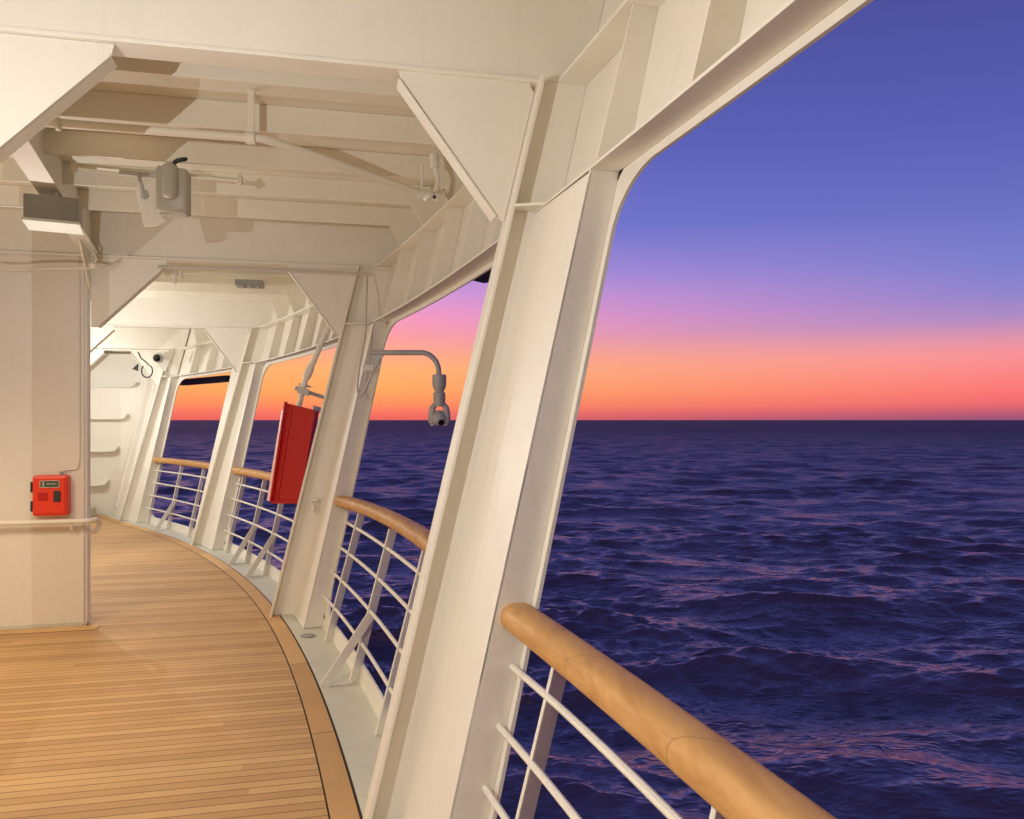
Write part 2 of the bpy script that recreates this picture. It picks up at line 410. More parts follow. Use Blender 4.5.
# piers: inner plates beside each pillar (box section seen between web and opening)
for i, yp in enumerate(YP):
    m_ = MB()
    segs = []
    if i > 0: segs.append((BAYS[i - 1][1], yp - .010))
    segs.append((yp + .012, BAYS[i][0] if i < 4 else 13.6))
    for a, b_ in segs:
        rings = []
        for z in (-.006, .8, 1.7, zt(yp) - .002):
            rings.append([inn(a, z), inn(b_, z), inn(b_, z, .011), inn(a, z, .011)])
        m_.loft(rings)
    m_.build('pier_plate', WHITE, hull, bevel=.002)

# stiffener lines across the ceiling: distance measured perpendicular to the beams
beamq = [Vector((hullx(y), y, 0)).dot(M2) for y in YP]
def hit(q, zfun, o=0.0):
    """Y parameter where the line at perpendicular distance q meets the hull skin"""
    lo, hi = -4.0, 15.0
    for _ in range(60):
        mid = (lo + hi) / 2
        if skin(mid, zfun(mid), o).dot(M2) < q: lo = mid
        else: hi = mid
    return (lo + hi) / 2
stq = []
for i in range(4):
    n = [6, 6, 7, 5][i]
    for k in range(1, n): stq.append((i, k, beamq[i] + (beamq[i + 1] - beamq[i]) * k / n))
stq += [(-1, 1, beamq[0] - .6), (-1, 2, beamq[0] - 1.2), (4, 1, beamq[4] + .5)]
# hull ribs above the openings, one under each ceiling stiffener
for (i, k, q) in stq:
    y = hit(q, lambda yy: 2.9)
    if y > 13.3 or y < -2.6: continue
    m_ = MB(); t = .010
    z0, z1 = zt(y) + .014, zs(y)
    n = nrm(y); tv = Vector((-n[1], n[0], 0)) * t
    m_.prism([skin(y, z0, -.12), skin(y, z0, 0), skin(y, z1, 0), skin(y, z1, -.10)], tv)
    m_.build('rib', WHITE, hull, bevel=.002)

# ------------------------------------------------------------------ pillars
PL = ['', 'broad leaning white pillar in the foreground, nearest of the leaning pillars, left of the nearest handrail',
      'leaning white pillar that carries the bent camera arm, right of the red box',
      'slim leaning white pillar between the two farthest openings, left of the red box',
      'farthest leaning white pillar, beside the far bulkhead with the little dome camera']
PL[0] = 'leaning white pillar outside the frame behind the camera'
for i, yp in enumerate(YP):
    SH = (0, -.015, -.085, 0, 0)[i]; base = Vector((hullx(yp), yp, 0)); c = cosf(yp)
    ei = lambda z: K * z / c + SH
    eo = lambda z: (SK + KS * z) / c - .001
    root = empty('pillar', base, PL[i], 'pillar', 'leaning steel pillars along the deck edge')
    z1 = zb(yp)
    m_ = MB(); t = .014
    z2 = zceil(yp) - .002
    m_.prism([along(base, ei(0) + .01, 0.0), along(base, eo(0), 0.0), along(base, eo(z1), z1 - .001), along(base, ei(z1) + .01, z1 - .001)], M2 * t)
    m_.build('web', WHITE, root)
    m_ = MB(); w = .135
    a, b_ = along(base, ei(0), -.004), along(base, ei(z1) , z1 - .002)
    m_.prism([a - M2 * w / 2, a + M2 * w / 2, a + M2 * w / 2 + D2 * .022, a - M2 * w / 2 + D2 * .022], b_ - a)
    m_.build('flange', WHITE, root, bevel=.006)
    # small horizontal stiffener plate on the web at the window head
    m_ = MB(); zz = zt(yp) + .01
    m_.prism([along(base, ei(zz) + .012, zz), along(base, (0.112 + KI * zz) / c + .02, zz), along(base, (0.112 + KI * zz) / c + .02, zz) - M2 * .12, along(base, ei(zz) + .012, zz) - M2 * .065], Vector((0, 0, .012)))
    m_.build('stiffener_plate', WHITE, root)
    # foot plate
    m_ = MB()
    a = along(base, .03, -.008)
    # drain recess ring
    # knee bracket to the beam above
    br_leg, br_dn = .60, .62
    m_ = MB()
    e1 = ei(z1)
    tip = along(base, e1 - br_leg, z1); low = along(base, ei(z1 - br_dn), z1 - br_dn)
    top = along(base, e1, z1)
    sc = .05
    poly = [along(base, e1 - .035, z1 - .001), along(base, e1 - br_leg, z1 - .001), along(base, e1 - br_leg + .012, z1 - .045), low + D2 * (-.035) + Vector((0, 0, .02)), low + D2 * (-.002) + Vector((0, 0, .0)), along(base, ei(z1 - .06) - .002, z1 - .06)]
    for q in range(1, 5):
        an = math.pi / 2 * q / 5
        poly.append(along(base, ei(z1) - .035 * math.sin(an) * 1.0, z1 - .06 * math.cos(an)))
    m_.prism(poly, M2 * .012)
    br = m_.build('bracket', WHITE, root)
    m_ = MB()
    a, b_ = along(base, e1 - br_leg + .008, z1 - .05), low + D2 * (-.035) + Vector((0, 0, .02))
    dirn = (b_ - a).normalized(); nn = dirn.cross(M2)
    m_.prism([a - M2 * .010, a + M2 * .08, a + M2 * .08 - nn * .012, a - M2 * .010 - nn * .012], b_ - a)
    m_.build('bracket_flange', WHITE, br)

# ------------------------------------------------------------------ cross beams
BL = ['deep cross beam behind the camera', 'deep white cross beam at the top of the picture, nearest beam, joining the foreground pillar',
      'white cross beam over the left wall panel, second from the front', 'white cross beam beyond the wall panel, third from the front, over the slim pillar',
      'farthest white cross beam, just before the far bulkhead']
for i, yp in enumerate(YP):
    base = Vector((hullx(yp), yp, 0)); c = cosf(yp); z1 = zb(yp); z2 = zceil(yp, 0 if i < 2 else 1) - .001
    root = empty('ceiling_beam', base + D2 * -2 + Vector((0, 0, z1)), BL[i], 'beam', 'cross beams under the ceiling')
    e_in = K * z1 / c; e_left = -(base.x + 9.3) / D2.x
    m_ = MB()
    m_.prism([along(base, e_left, z1), along(base, (SK + KS * z1) / c - .001, z1), along(base, (SK + KS * z2) / c - .001, z2), along(base, e_left, z2)], M2 * .013)
    m_.build('web', WHITE, root)
    m_ = MB()
    m_.prism([along(base, e_left, z1) - M2 * .022, along(base, e_in + .02, z1) - M2 * .022, along(base, e_in + .02, z1) + M2 * .115, along(base, e_left, z1) + M2 * .115], Vector((0, 0, -.018)))
    m_.build('flange', WHITE, root)
    if i and LEFTX[i]:
        lx, ly = LEFTX[i]
        el = (Vector((lx, ly, 0)) - base).dot(D2)
        m_ = MB(); zz = z1 - .019; leg = .62 if i == 1 else .58
        poly = [along(base, el, zz), along(base, el, zz - leg), along(base, el + .05, zz - leg), along(base, el + leg, zz - .05), along(base, el + leg + .012, zz)]
        m_.prism(poly[::-1], M2 * .012)
        br = m_.build('bracket', WHITE, root)
        m_ = MB(); a, b_ = along(base, el + .05, zz - leg), along(base, el + leg, zz - .05)
        nn = (b_ - a).normalized().cross(M2)
        m_.prism([a - M2 * .006, a + M2 * .09, a + M2 * .09 + nn * .012, a - M2 * .006 + nn * .012], b_ - a)
        m_.build('bracket_flange', WHITE, br)

# ------------------------------------------------------------------ ceiling stiffeners
bayname = {0: 'between the camera and the nearest cross beam', 1: 'between the nearest and second cross beams', 2: 'between the second and third cross beams', 3: 'between the third and farthest cross beams', -1: 'behind the camera', 4: 'beyond the farthest cross beam'}
onm = ['', 'first', 'second', 'third', 'fourth', 'fifth', 'sixth']
for (i, k, q) in stq:
    yh = hit(q, lambda yy: zceil(yy, i))
    z2 = zceil(yh, 1 if i > 0 else 0) - .001; z1 = z2 - .15
    end = skin(yh, z2)
    s_end = end.dot(D2)
    s_left = -9.3
    def A(s, z): return D2 * s + M2 * q + Vector((0, 0, z))
    root = empty('ceiling_stiffener', A(s_end - 1.5, z2), 'narrow white ceiling stiffener, %s rib %s' % (onm[k], bayname[i]), 'ceiling rib', 'ribs under the ceiling')
    m_ = MB()
    sc = [(0, z2), (.010, z2), (.010, z1 + .02), (.026, z1 + .008), (.022, z1), (0, z1)]
    rings = [[A(s, z) + M2 * a for a, z in sc] for s in (s_left, s_end - .26)]
    m_.loft(rings)
    m_.build('bar', CEILW, root, bevel=.002)
    m_ = MB()
    yl = hit(q, zs); zl = zs(yl) + .022
    low = skin(yl, zl)
    m_.prism([A(s_end - .27, z1 - .0), A(low.dot(D2) - .10, zl), A(low.dot(D2) - .002, zl), A(s_end - .002, z2), A(s_end - .26, z2)], M2 * .011)
    m_.build('bracket', CEILW, root, bevel=.002)

# ------------------------------------------------------------------ longitudinal girder on the left
pts = [Vector((-0.8, -.6, 0)), Vector((-2.13, 2.80, 0)), Vector((-3.50, 6.30, 0)), Vector((-5.85, 9.9, 0)), Vector((-7.45, 12.6, 0))]
glab = [None, 'white lengthwise girder from the nearest cross beam to the top of the left wall panel', 'white lengthwise girder beyond the left wall panel', 'far lengthwise girder before the last cross beam']
for i in range(1, 4):
    a, b_ = pts[i], pts[i + 1]; d = (b_ - a).normalized(); a = a + d * .03; b_ = b_ - d * .03
    za, zb2 = zb(a.y) + .005, zb(b_.y) + .005; za2, zb22 = zceil(a.y) - .002, zceil(b_.y) - .002
    root = empty('girder', Vector((a.x, a.y, za)), glab[i], 'girder', 'lengthwise girders')
    side = Vector((d.y, -d.x, 0))
    m_ = MB()
    m_.prism([a + Vector((0, 0, za)), b_ + Vector((0, 0, zb2)), b_ + Vector((0, 0, zb22)), a + Vector((0, 0, za2))], side * .012)
    m_.build('web', WHITE, root)
    m_ = MB()
    m_.prism([a + Vector((0, 0, za)) - side * .06, b_ + Vector((0, 0, zb2)) - side * .06, b_ + Vector((0, 0, zb2)) + side * .07, a + Vector((0, 0, za)) + side * .07], Vector((0, 0, -.014)))
    m_.build('flange', WHITE, root)
    # knee against the far beam, in the girder's own plane
    m_ = MB()
    c0 = b_ + Vector((0, 0, zb2 - .014))
    m_.prism([c0, c0 - d * .55, c0 - d * .5 + Vector((0, 0, -.03)), c0 + Vector((0, 0, -.30 if i == 1 else -.45)), ], side * .012)
    m_.build('bracket', WHITE, root)
# inboard pillar under the nearest beam (just outside the left of the frame) and the far ones hidden by the panel
for i in (1, 3):
    lx, ly = LEFTX[i]
    m_ = MB(); c0 = Vector((lx, ly, 0)) - D2 * .09
    m_.box(c0 + Vector((0, 0, (zb(ly) - .02) / 2)), D2, M2, (0, 0, 1), .17, .17, zb(ly) - .02)
    tag(m_.build('square_post', WALLW, bevel=.02), ['', 'white square post at the left edge under the nearest cross beam', '', 'white square post hidden beyond the left wall panel'][i], 'post')

# ------------------------------------------------------------------ left wall panel
wp = Vector((-3.496, 6.266, 0)); WT = .09
root = empty('wall_panel', wp - D2 * .8, 'white painted steel wall panel at the left with a red box and grab rail on it', 'wall')
def W(s, o, z): return wp - D2 * s - M2 * o + Vector((0, 0, z))       # s metres left of its free edge, o towards the camera
zt_w = zb(6.2) - .022
m_ = MB()
m_.prism([W(.0, 0, .0), W(4.2, 0, 0), W(4.2, -WT, 0), W(.0, -WT, 0)], Vector((0, 0, zt_w)))
m_.build('panel', WALLW, root, bevel=.028)
m_ = MB(); m_.prism([W(.012, .004, .0), W(4.2, .004, 0), W(4.2, .0, 0), W(.012, .0, 0)], Vector((0, 0, .035)))
m_.build('base_weld', GREYP, root, bevel=.002)
# edge moulding: a raised half round on the free edge
m_ = MB(); m_.tube([W(.035, .004, .02), W(.035, .004, zt_w - .03)], .012, 8)
m_.build('edge_bead', WALLW, root, bevel=0, smooth=True)
# teak boards framing the foot of the panel
m_ = MB()
m_.prism([W(-.10, .16, .003), W(.9, .16, .003), W(.9, .03, .003), W(-.10, .03, .003)], Vector((0, 0, .003)))
fbd = m_.build('foot_board', TEAKM, bevel=.001)
uvb = fbd.data.uv_layers.new(name='UVMap')
for lp_ in fbd.data.loops: uvb.data[lp_.index].uv = (.35 + .4 * (fbd.data.vertices[lp_.vertex_index].co.x + 3.9), .03)
tag(fbd, 'short teak board at the foot of the left wall panel', 'deck board')

# grab rail
gr = empty('grab_rail', W(0, .09, .87), 'white tubular grab rail across the left wall panel, bent back at its end', 'grab rail')
m_ = MB()
zr = .872
pp = [W(4.0, .085, zr), W(.03, .085, zr)]
for k in range(1, 9):
    a = k / 8 * math.pi / 2
    pp.append(W(.03 - .09 * math.sin(a), .085 - .09 * (1 - math.cos(a)) * .9, zr))
pp += [W(-.062, -.03, zr - .01), W(-.066, -.05, zr - .03), W(-.06, -.055, zr - .07), W(-.04, -.05, zr - .10), W(.005, -.045, zr - .11)]
m_.tube(pp, .021, 12)
m_.build('rail', WHITE, gr, bevel=0, smooth=True)
for s in (.10, 1.35):
    m_ = MB(); m_.tube([W(s, .085, zr - .01), W(s, .07, zr - .06), W(s, .0, zr - .075)], .011, 8)
    m_.build('stand_off', WHITE, gr, bevel=0, smooth=True)

# red telephone box
def box_pts(s0, s1, z0, z1): pass
ph = empty('emergency_phone', W(.30, 0, 1.12), 'small red plastic emergency phone box with a dark display, on the left wall panel', 'phone box')
m_ = MB(); sc, zc_ = .252, 1.085; wd, ht, dp = .255, .325, .10
m_.box(W(sc, dp / 2 + .002, zc_), D2, M2, (0, 0, 1), wd, dp, ht)
m_.build('case', REDB, ph, bevel=.018)
m_ = MB(); m_.box(W(sc, dp + .004, zc_ ), D2, M2, (0, 0, 1), wd - .035, .008, ht - .04)
ld = m_.build('lid', REDB, ph, bevel=.008)
m_ = MB(); m_.box(W(sc - .005, dp + .010, zc_ + .095), D2, M2, (0, 0, 1), .135, .006, .048); dsp = m_.build('display', SCREEN, ph, bevel=.002)
m_ = MB(); f_ = .003
for (a, b_, c_, d_) in ((-.07, .07, .024, .028), (-.07, .07, -.028, -.024), (-.071, -.067, -.028, .028), (.067, .071, -.028, .028)):
    m_.box(W(sc - .005 - (a + b_) / 2, dp + .0145, zc_ + .095 + (c_ + d_) / 2), D2, M2, (0, 0, 1), b_ - a, f_, d_ - c_)
m_.build('display_frame', LETTER, dsp, bevel=0)
m_ = MB()        # pale symbol and line of text in the display
for (x, z, w_, h_) in ((-.048, 0, .006, .034), (-.042, .014, .012, .006), (-.042, -.014, .012, .006), (-.043, 0, .008, .005)):
    m_.box(W(sc - .005 - x, dp + .0142, zc_ + .095 + z), D2, M2, (0, 0, 1), w_, .003, h_)
m_.build('symbol', LETTER, dsp, bevel=0)
m_ = MB()
for k, w_ in enumerate((.018, .011, .015, .008)):
    m_.box(W(sc - .005 - (-.012 + k * .019), dp + .0142, zc_ + .096), D2, M2, (0, 0, 1), w_ * .9, .003, .010)
txt = m_.build('small_text', CAMG, dsp, bevel=0)
m_ = MB(); m_.box(W(sc - .058, dp + .012, zc_ - .005), D2, M2, (0, 0, 1), .052, .012, .088); m_.build('keypad', DARK, ph, bevel=.004)
m_ = MB(); m_.box(W(sc + .045, dp + .0085, zc_ - .005), D2, M2, (0, 0, 1), .075, .006, .07); m_.build('speaker_grille', RED, ph, bevel=.003)
for dz in (.07, -.085):
    m_ = MB(); m_.box(W(sc + wd / 2 + .008, dp * .62, zc_ + dz), D2, M2, (0, 0, 1), .020, .05, .085); m_.build('hinge', BLACK, ph, bevel=.004)
m_ = MB(); m_.tube([W(sc + wd / 2 + .006, dp * .6, zc_ - .05), W(sc + wd / 2 + .006, dp * .6, zc_ + .04)], .004, 6); m_.build('hinge_pin', STEEL, ph, bevel=0)
m_ = MB(); m_.tube([W(sc - .07, .05, zc_ + .15), W(sc - .07, .05, zc_ + .19)], .014, 10); m_.build('cable_gland', GREYM, ph, bevel=0)
# its cable, up the panel edge
cb = MB()
zz = zc_ + .185
cb.tube([W(sc - .07, .05, zz), W(sc - .075, .03, zz + .012), W(sc - .10, .009, zz + .016), W(.10, .008, zz + .018), W(.077, .008, zz + .028), W(.066, .008, zz + .055), W(.062, .008, zz + .12), W(.062, .008, 2.6), W(.066, .008, zt_w - .02)], .0065, 8)
tag(cb.build('phone_cable', WALLW, bevel=0, smooth=True), 'thin painted cable rising from the red phone box along the panel edge', 'cable')

# ------------------------------------------------------------------ deckhouse walls on the left (outside the frame, close the space)
m_ = MB()
for a, b_ in ((Vector((-2.3, -3.0, 0)), Vector((-2.80, 2.30, 0))), (Vector((-4.9, 2.4, 0)), Vector((-5.7, 6.0, 0))), (Vector((-5.4, 6.2, 0)), Vector((-8.7, 13.6, 0)))):
    d = (b_ - a).normalized(); n_ = Vector((-d.y, d.x, 0))
    o = MB(); o.prism([a, b_, b_ + n_ * .08, a + n_ * .08], Vector((0, 0, 3.32)))
    lb = {-2.3: 'white deckhouse wall just left of the camera', -4.9: 'white back wall of the left recess', -5.4: 'white deckhouse wall beyond the left wall panel'}[round(a.x, 2)]
    tag(o.build('deckhouse_wall', WALLW, bevel=.01), lb, 'wall')
a, b_ = Vector((-4.98, 2.0, 0)), Vector((-2.85, 2.45, 0))
o = MB(); o.prism([a, b_, b_ + Vector((.02, -.08, 0)), a + Vector((.02, -.08, 0))], Vector((0, 0, 3.1)))
tag(o.build('deckhouse_wall', WALLW, bevel=.01), 'white side wall closing the near end of the left recess', 'wall')

# ------------------------------------------------------------------ far bulkhead
YF = 13.62
fb = Vector((hullx(YF), YF, 0))
root = empty('far_bulkhead', fb - D2 * 1.2, 'white steel bulkhead closing the far end of the deck, with shelf-like stiffeners', 'bulkhead')
c = cosf(YF)
m_ = MB()
m_.prism([along(fb, -3.6, -.01), along(fb, (SK) / c, -.01), along(fb, (SK + KS * 3.45) / c, 3.45), along(fb, -3.6, 3.45)], M2 * .03)
m_.build('plate', WHITE, root)
for z in (2.86, 2.27, 1.70, 1.12, .52):
    m_ = MB(); e = .06 + KI * z / c - .07
    prof = [along(fb, -3.5, z), along(fb, e - .13, z), along(fb, e - .05, z + .015), along(fb, e - .01, z + .05), along(fb, e, z + .09)]
    prof += [p + Vector((0, 0, .010)) - D2 * .002 for p in prof[::-1]]
    m_.prism(prof, M2 * -.15)
    m_.build('shelf_stiffener', WHITE, root)
for yy_ in (13.02, 13.32):
    m_ = MB(); a, b_ = inn(yy_, .14, -.002), inn(yy_, 2.9, -.002)
    m_.tube([a, b_], .022, 8, roundend=True); m_.build('leaning_rib', WHITE, root, bevel=0, smooth=True)
m_ = MB(); m_.box(along(fb, -.30, .08) - M2 * .3, D2, M2, (0, 0, 1), .5, .3, .16)
tag(m_.build('deck_locker', GREYP, bevel=.01), 'low grey box standing on the deck before the far bulkhead', 'locker')

# ------------------------------------------------------------------ railings
def railing(i, posts, braces, label, y0, y1):
    hr = 1.02; off = .505
    zr = lambda y: hr
    root = empty('railing', P((y0 + y1) / 2, .23, 0), label, 'railing', 'wood topped railings in the openings')
    yy = arc(y0, y1, 24)
    def offr(y):                            # rail ends tuck slightly inboard
        u = (y - y0) / (y1 - y0)
        return (.452, .51, .46, .46)[i] - (.02, .04, .04, .04)[i] * abs(2 * u - 1) ** 2 - (.055 * u ** 8 if i == 1 else 0)
    m_ = MB()
    # superelliptic section
    cen = [P(y, offr(y), hr) for y in yy]
    t0 = (cen[0] - cen[1]).normalized(); t1 = (cen[-1] - cen[-2]).normalized()
    W_, H_ = .061, .048
    sec = []
    for k in range(20):
        a = 2 * math.pi * k / 20; ca, sa = math.cos(a), math.sin(a)
        sec.append((math.copysign(abs(ca) ** .72, ca), math.copysign(abs(sa) ** .80, sa)))
    seq = [(cen[0] + t0 * .045 * math.sin(q), max(.05, math.cos(q)), 0) for q in (1.5, 1.25, 1.0, .7, .4, .2)]
    seq += [(p, 1, j) for j, p in enumerate(cen)]
    seq += [(cen[-1] + t1 * .045 * math.sin(q), max(.05, math.cos(q)), -1) for q in (.2, .4, .7, 1.0, 1.25, 1.5)]
    rings = []
    for (p, sc, j) in seq:
        t = (cen[min(j + 1, len(cen) - 1)] - cen[j - 1 if j > 0 else 0]).normalized() if 0 <= j < len(cen) - 1 else t1
        if j == 0: t = (cen[1] - cen[0]).normalized()
        side = Vector((t.y, -t.x, 0)); s2 = .35 + .65 * sc if sc < 1 else 1
        rings.append([p + side * (u * W_ * s2) + Vector((0, 0, v * H_ * s2)) for u, v in sec])
    m_.loft(rings)
    top = m_.build('top_rail', RAILW, root, bevel=0, smooth=True)
    kk = ((.49 if i < 2 else .455) - .225) / .95
    for yp in posts:
        m_ = MB(); a, b_ = P(yp, .225, -.012), P(yp + .03, .225 + kk * .965, .965)
        n = nrm(yp); m_.bar(a, b_, .066, .014, Vector((n[0], n[1], 0)) + Vector((-.35 * n[1], .35 * n[0], 0)))
        m_.build('post', WHITE, root, bevel=.003)
    for z in (.845, .645, .44, .235):
        m_ = MB(); ya, yb_ = BAYS[i]
        m_.tube([P(y, .215 + kk * z - (.04 * z * max(0, 2 * (y - ya) / (yb_ - ya) - 1) ** 3 if i == 0 else 0), z) for y in arc(ya + .002, yb_ - .002, 20)], .0120, 8)
        m_.build('bar', WHITE, root, bevel=0, smooth=True)
    for yp in braces:
        m_ = MB(); n = nrm(yp)
        t = Vector((-n[1], n[0], 0)) * .012
        off2 = -.035
        pf = lambda o_, z: P(yp + off2, o_, z)
        m_.prism([pf(.012, -.004), pf(.030, -.004), pf(.06, .012), pf(.205 + kk * .0, .012), pf(.225, .0), pf(.225 + kk * .12, .12), pf(.12, .09),
                  pf(.225 + kk * .47, .455), pf(.225 + kk * .55, .56), pf(.225 + kk * .5 - .02, .53)], t) if False else None
        m_.bar(pf(.035, 0.0), pf(.215 + kk * .43, .43), .058, .012, Vector((n[0], n[1], 0)))
        m_.prism([pf(.010, -.006), pf(.215, -.006), pf(.215, .008), pf(.010, .008)], t)
        m_.build('brace', WHITE, root, bevel=.002)
railing(0, [.56, 1.34, 2.20], [1.34], 'nearest railing, its broad wooden handrail running out of the bottom of the picture', BAYS[0][0] + .02, BAYS[0][1] - .02)
railing(1, [4.04, 4.86, 5.76], [4.86], 'railing behind the foreground pillar, second from the camera', BAYS[1][0] + .02, BAYS[1][1] - .02)
railing(2, [7.50, 8.22, 8.92, 9.62], [8.22, 8.92], 'railing below the red box, third from the camera', BAYS[2][0] + .02, BAYS[2][1] - .02)
railing(3, [10.95, 11.65, 12.28], [11.65], 'farthest short railing beside the far bulkhead', BAYS[3][0] + .02, BAYS[3][1] - .02)

# ------------------------------------------------------------------ drain in the waterway
m_ = MB(); c0 = P(5.95, .105, -.006)
ring = [c0 + Vector((.058 * math.cos(a), .058 * math.sin(a), 0)) for a in [2 * math.pi * k / 24 for k in range(24)]]
m_.prism(ring, (0, 0, .004))
tag(m_.build('deck_drain', GREYM, bevel=.001), 'round dark drain cover in the grey waterway at the foot of the camera pillar', 'drain')

# ------------------------------------------------------------------ camera on a bent arm
z_arm = 2.245
pb = P(6.33, .0, 0)
mt = inn(6.19, z_arm, .035)
cam_root = empty('surveillance_camera', mt, 'grey pan tilt camera hanging from a bent arm on the second leaning pillar', 'camera')
def Q(x, y, z): return mt + Vector((x, y, z))
m_ = MB(); m_.box(Q(.012, -.015, -.03), D2, M2, (0, 0, 1), .05, .03, .15); m_.build('mounting_plate', WHITE, cam_root, bevel=.006)
m_ = MB(); pp = [Q(.02, -.03, .02), Q(.445, -.03, .02)]
for k in range(1, 11):
    a = k / 10 * math.pi / 2; pp.append(Q(.445 + .15 * math.sin(a), -.03, .02 - .15 * (1 - math.cos(a)) * 1.1))
pp.append(Q(.598, -.03, -.19)); m_.tube(pp, .022, 12); m_.build('arm', CAMG, cam_root, bevel=0, smooth=True)
m_ = MB(); m_.prism([Q(.03, -.034, .0), Q(.14, -.034, .0), Q(.03, -.034, -.09)], (0, .008, 0)); m_.build('gusset', CAMG, cam_root)
def lathe(m_, c, prof, n=20, zsc=1.0):
    m_.loft([[c + Vector((r * math.cos(2 * math.pi * j / n), r * math.sin(2 * math.pi * j / n), z * zsc)) for j in range(n)] for r, z in prof])
cc = Q(.60, -.03, .035)
ZS = 1.22
m_ = MB(); lathe(m_, cc, [(.056, -.165), (.060, -.18), (.058, -.24), (.050, -.262), (.040, -.275), (.038, -.285), (.050, -.292), (.052, -.33), (.047, -.37), (.044, -.385), (.02, -.387)], zsc=ZS); m_.build('housing', CAMG, cam_root, bevel=0, smooth=True)
m_ = MB()
for s in (-1, 1):
    m_.tube([cc + Vector((s * .034, 0, -.37 * ZS)), cc + Vector((s * .056, 0, -.395 * ZS)), cc + Vector((s * .064, 0, -.44 * ZS)), cc + Vector((s * .064, 0, -.49 * ZS)), cc + Vector((s * .05, 0, -.52 * ZS))], [.022, .028, .031, .030, .020], 10)
m_.build('yoke', CAMG, cam_root, bevel=0, smooth=True)
m_ = MB(); c1 = cc + Vector((0, 0, -.468 * ZS))
for_r = [(.068 * math.sin(a), -.068 * math.cos(a)) for a in [math.pi * (k + .15) / 12.3 for k in range(13)]]
lathe(m_, c1, for_r); head = m_.build('camera_head', CAMG, cam_root, bevel=0, smooth=True)
m_ = MB(); dl = Vector((.30, -.80, -.55)).normalized(); m_.tube([c1 + dl * .03, c1 + dl * .072, c1 + dl * .076], [.026, .026, .020], 16); m_.build('lens', LENS, head, bevel=0, smooth=True)
# cable loop by the arm
def px_(x, y, Y): return Vector(((x - 512) / F * Y, Y, EYE - (y - HOR) / F * Y))
m_ = MB()
top = along(Vector((hullx(6.6), 6.6, 0)), K * 3.0 / cosf(6.6) + .06, 3.02) - M2 * .03
f0 = lambda z, o: along(Vector((hullx(6.6), 6.6, 0)), K * z / cosf(6.6) + o, z) - M2 * .03
pp = [px_(367, 276, 6.5), px_(367, 290, 6.38), px_(366, 306, 6.3), px_(366, 332, 6.2), px_(362, 352, 6.16), px_(359, 370, 6.13), px_(356.8, 388, 6.12), px_(359, 397, 6.11), px_(364, 393, 6.11), px_(369, 381, 6.11), px_(373, 371, 6.11), px_(378, 364, 6.12), px_(380, 358, 6.14)]
def smoothp(p, it=2):
    for _ in range(it):
        q = [p[0]]
        for a, b_ in zip(p[:-1], p[1:]): q += [a * .75 + b_ * .25, a * .25 + b_ * .75]
        p = q + [p[-1]]
    return p
m_.tube(smoothp(pp), .008, 8)
tag(m_.build('camera_cable', CABLE, bevel=0, smooth=True), 'pale cable looping down the second leaning pillar to the camera arm', 'cable')
m_ = MB(); m_.box(px_(368, 368, 6.16), D2, M2, (0, 0, 1), .09, .05, .05)
tag(m_.build('junction_box', WHITE, bevel=.006), 'little white junction box beside the camera cable loop', 'junction box')
# little eye plate low on pillar two
m_ = MB(); m_.box(f0(1.0, .05), D2, M2, (0, 0, 1), .07, .05, .02); m_.box(f0(.93, .055), D2, M2, (0, 0, 1), .03, .04, .06)
tag(m_.build('eye_plate', WHITE, bevel=.004), 'small white lashing eye low on the second leaning pillar', 'eye plate')

# ------------------------------------------------------------------ red box on a leaning rod
def px(x, y, Y): return Vector(((x - 512) / F * Y, Y, EYE - (y - HOR) / F * Y))
Yr = 7.35
rb = empty('red_box', px(287, 500, Yr), 'tall dark red open backed box hanging tilted before the third opening', 'red box')
A_, B_, C_, D_ = px(287, 404, Yr), px(315, 411, Yr - .08), px(300, 502, Yr - .08), px(272, 502, Yr)
nrmv = (B_ - A_).cross(D_ - A_).normalized()
if nrmv.y > 0: nrmv = -nrmv
th = nrmv * -.16
m_ = MB(); m_.prism([A_, B_, C_, D_], th * .1); front = m_.build('front', RED, rb, bevel=.004)
E_, F_ = px(285, 404, Yr - .01), px(271, 503, Yr - .01)
lft = Vector((-.095, .13, 0))
m_ = MB(); m_.prism([A_, D_, D_ + lft, A_ + lft + Vector((0, 0, -.07))], (B_ - A_).normalized() * .012); m_.build('side', REDLIT, rb, bevel=.003, label='pinkish red side panel, sunset glow painted into its colour')
m_ = MB(); m_.prism([B_ + Vector((0, .0, 0)), C_, C_ + Vector((0, .16, 0)), B_ + Vector((0, .16, 0))], (A_ - B_).normalized() * .012); m_.build('side', RED, rb, bevel=.003)
m_ = MB(); m_.bar(A_ + nrmv * .02 + Vector((0, 0, .02)), D_ + nrmv * .02, .03, .02, nrmv); m_.build('edge_bar', RED, rb, bevel=.003)
m_ = MB(); m_.bar(D_ + nrmv * .008, C_ + nrmv * .008, .022, .03, nrmv); m_.build('bottom_lip', RED, rb, bevel=.003)
m_ = MB(); m_.bar(A_ + nrmv * .006, B_ + nrmv * .006, .02, .016, nrmv); m_.build('top_lip', RED, rb, bevel=.003)
m_ = MB(); u_ = (D_ - A_).normalized(); r_ = (B_ - A_).normalized()
for k in (.09,):
    m_.bar(A_ + r_ * k * .6 + nrmv * .004, D_ + r_ * k * .6 + nrmv * .004, .02, .012, r_)
m_.build('fold', RED, rb, bevel=.003)
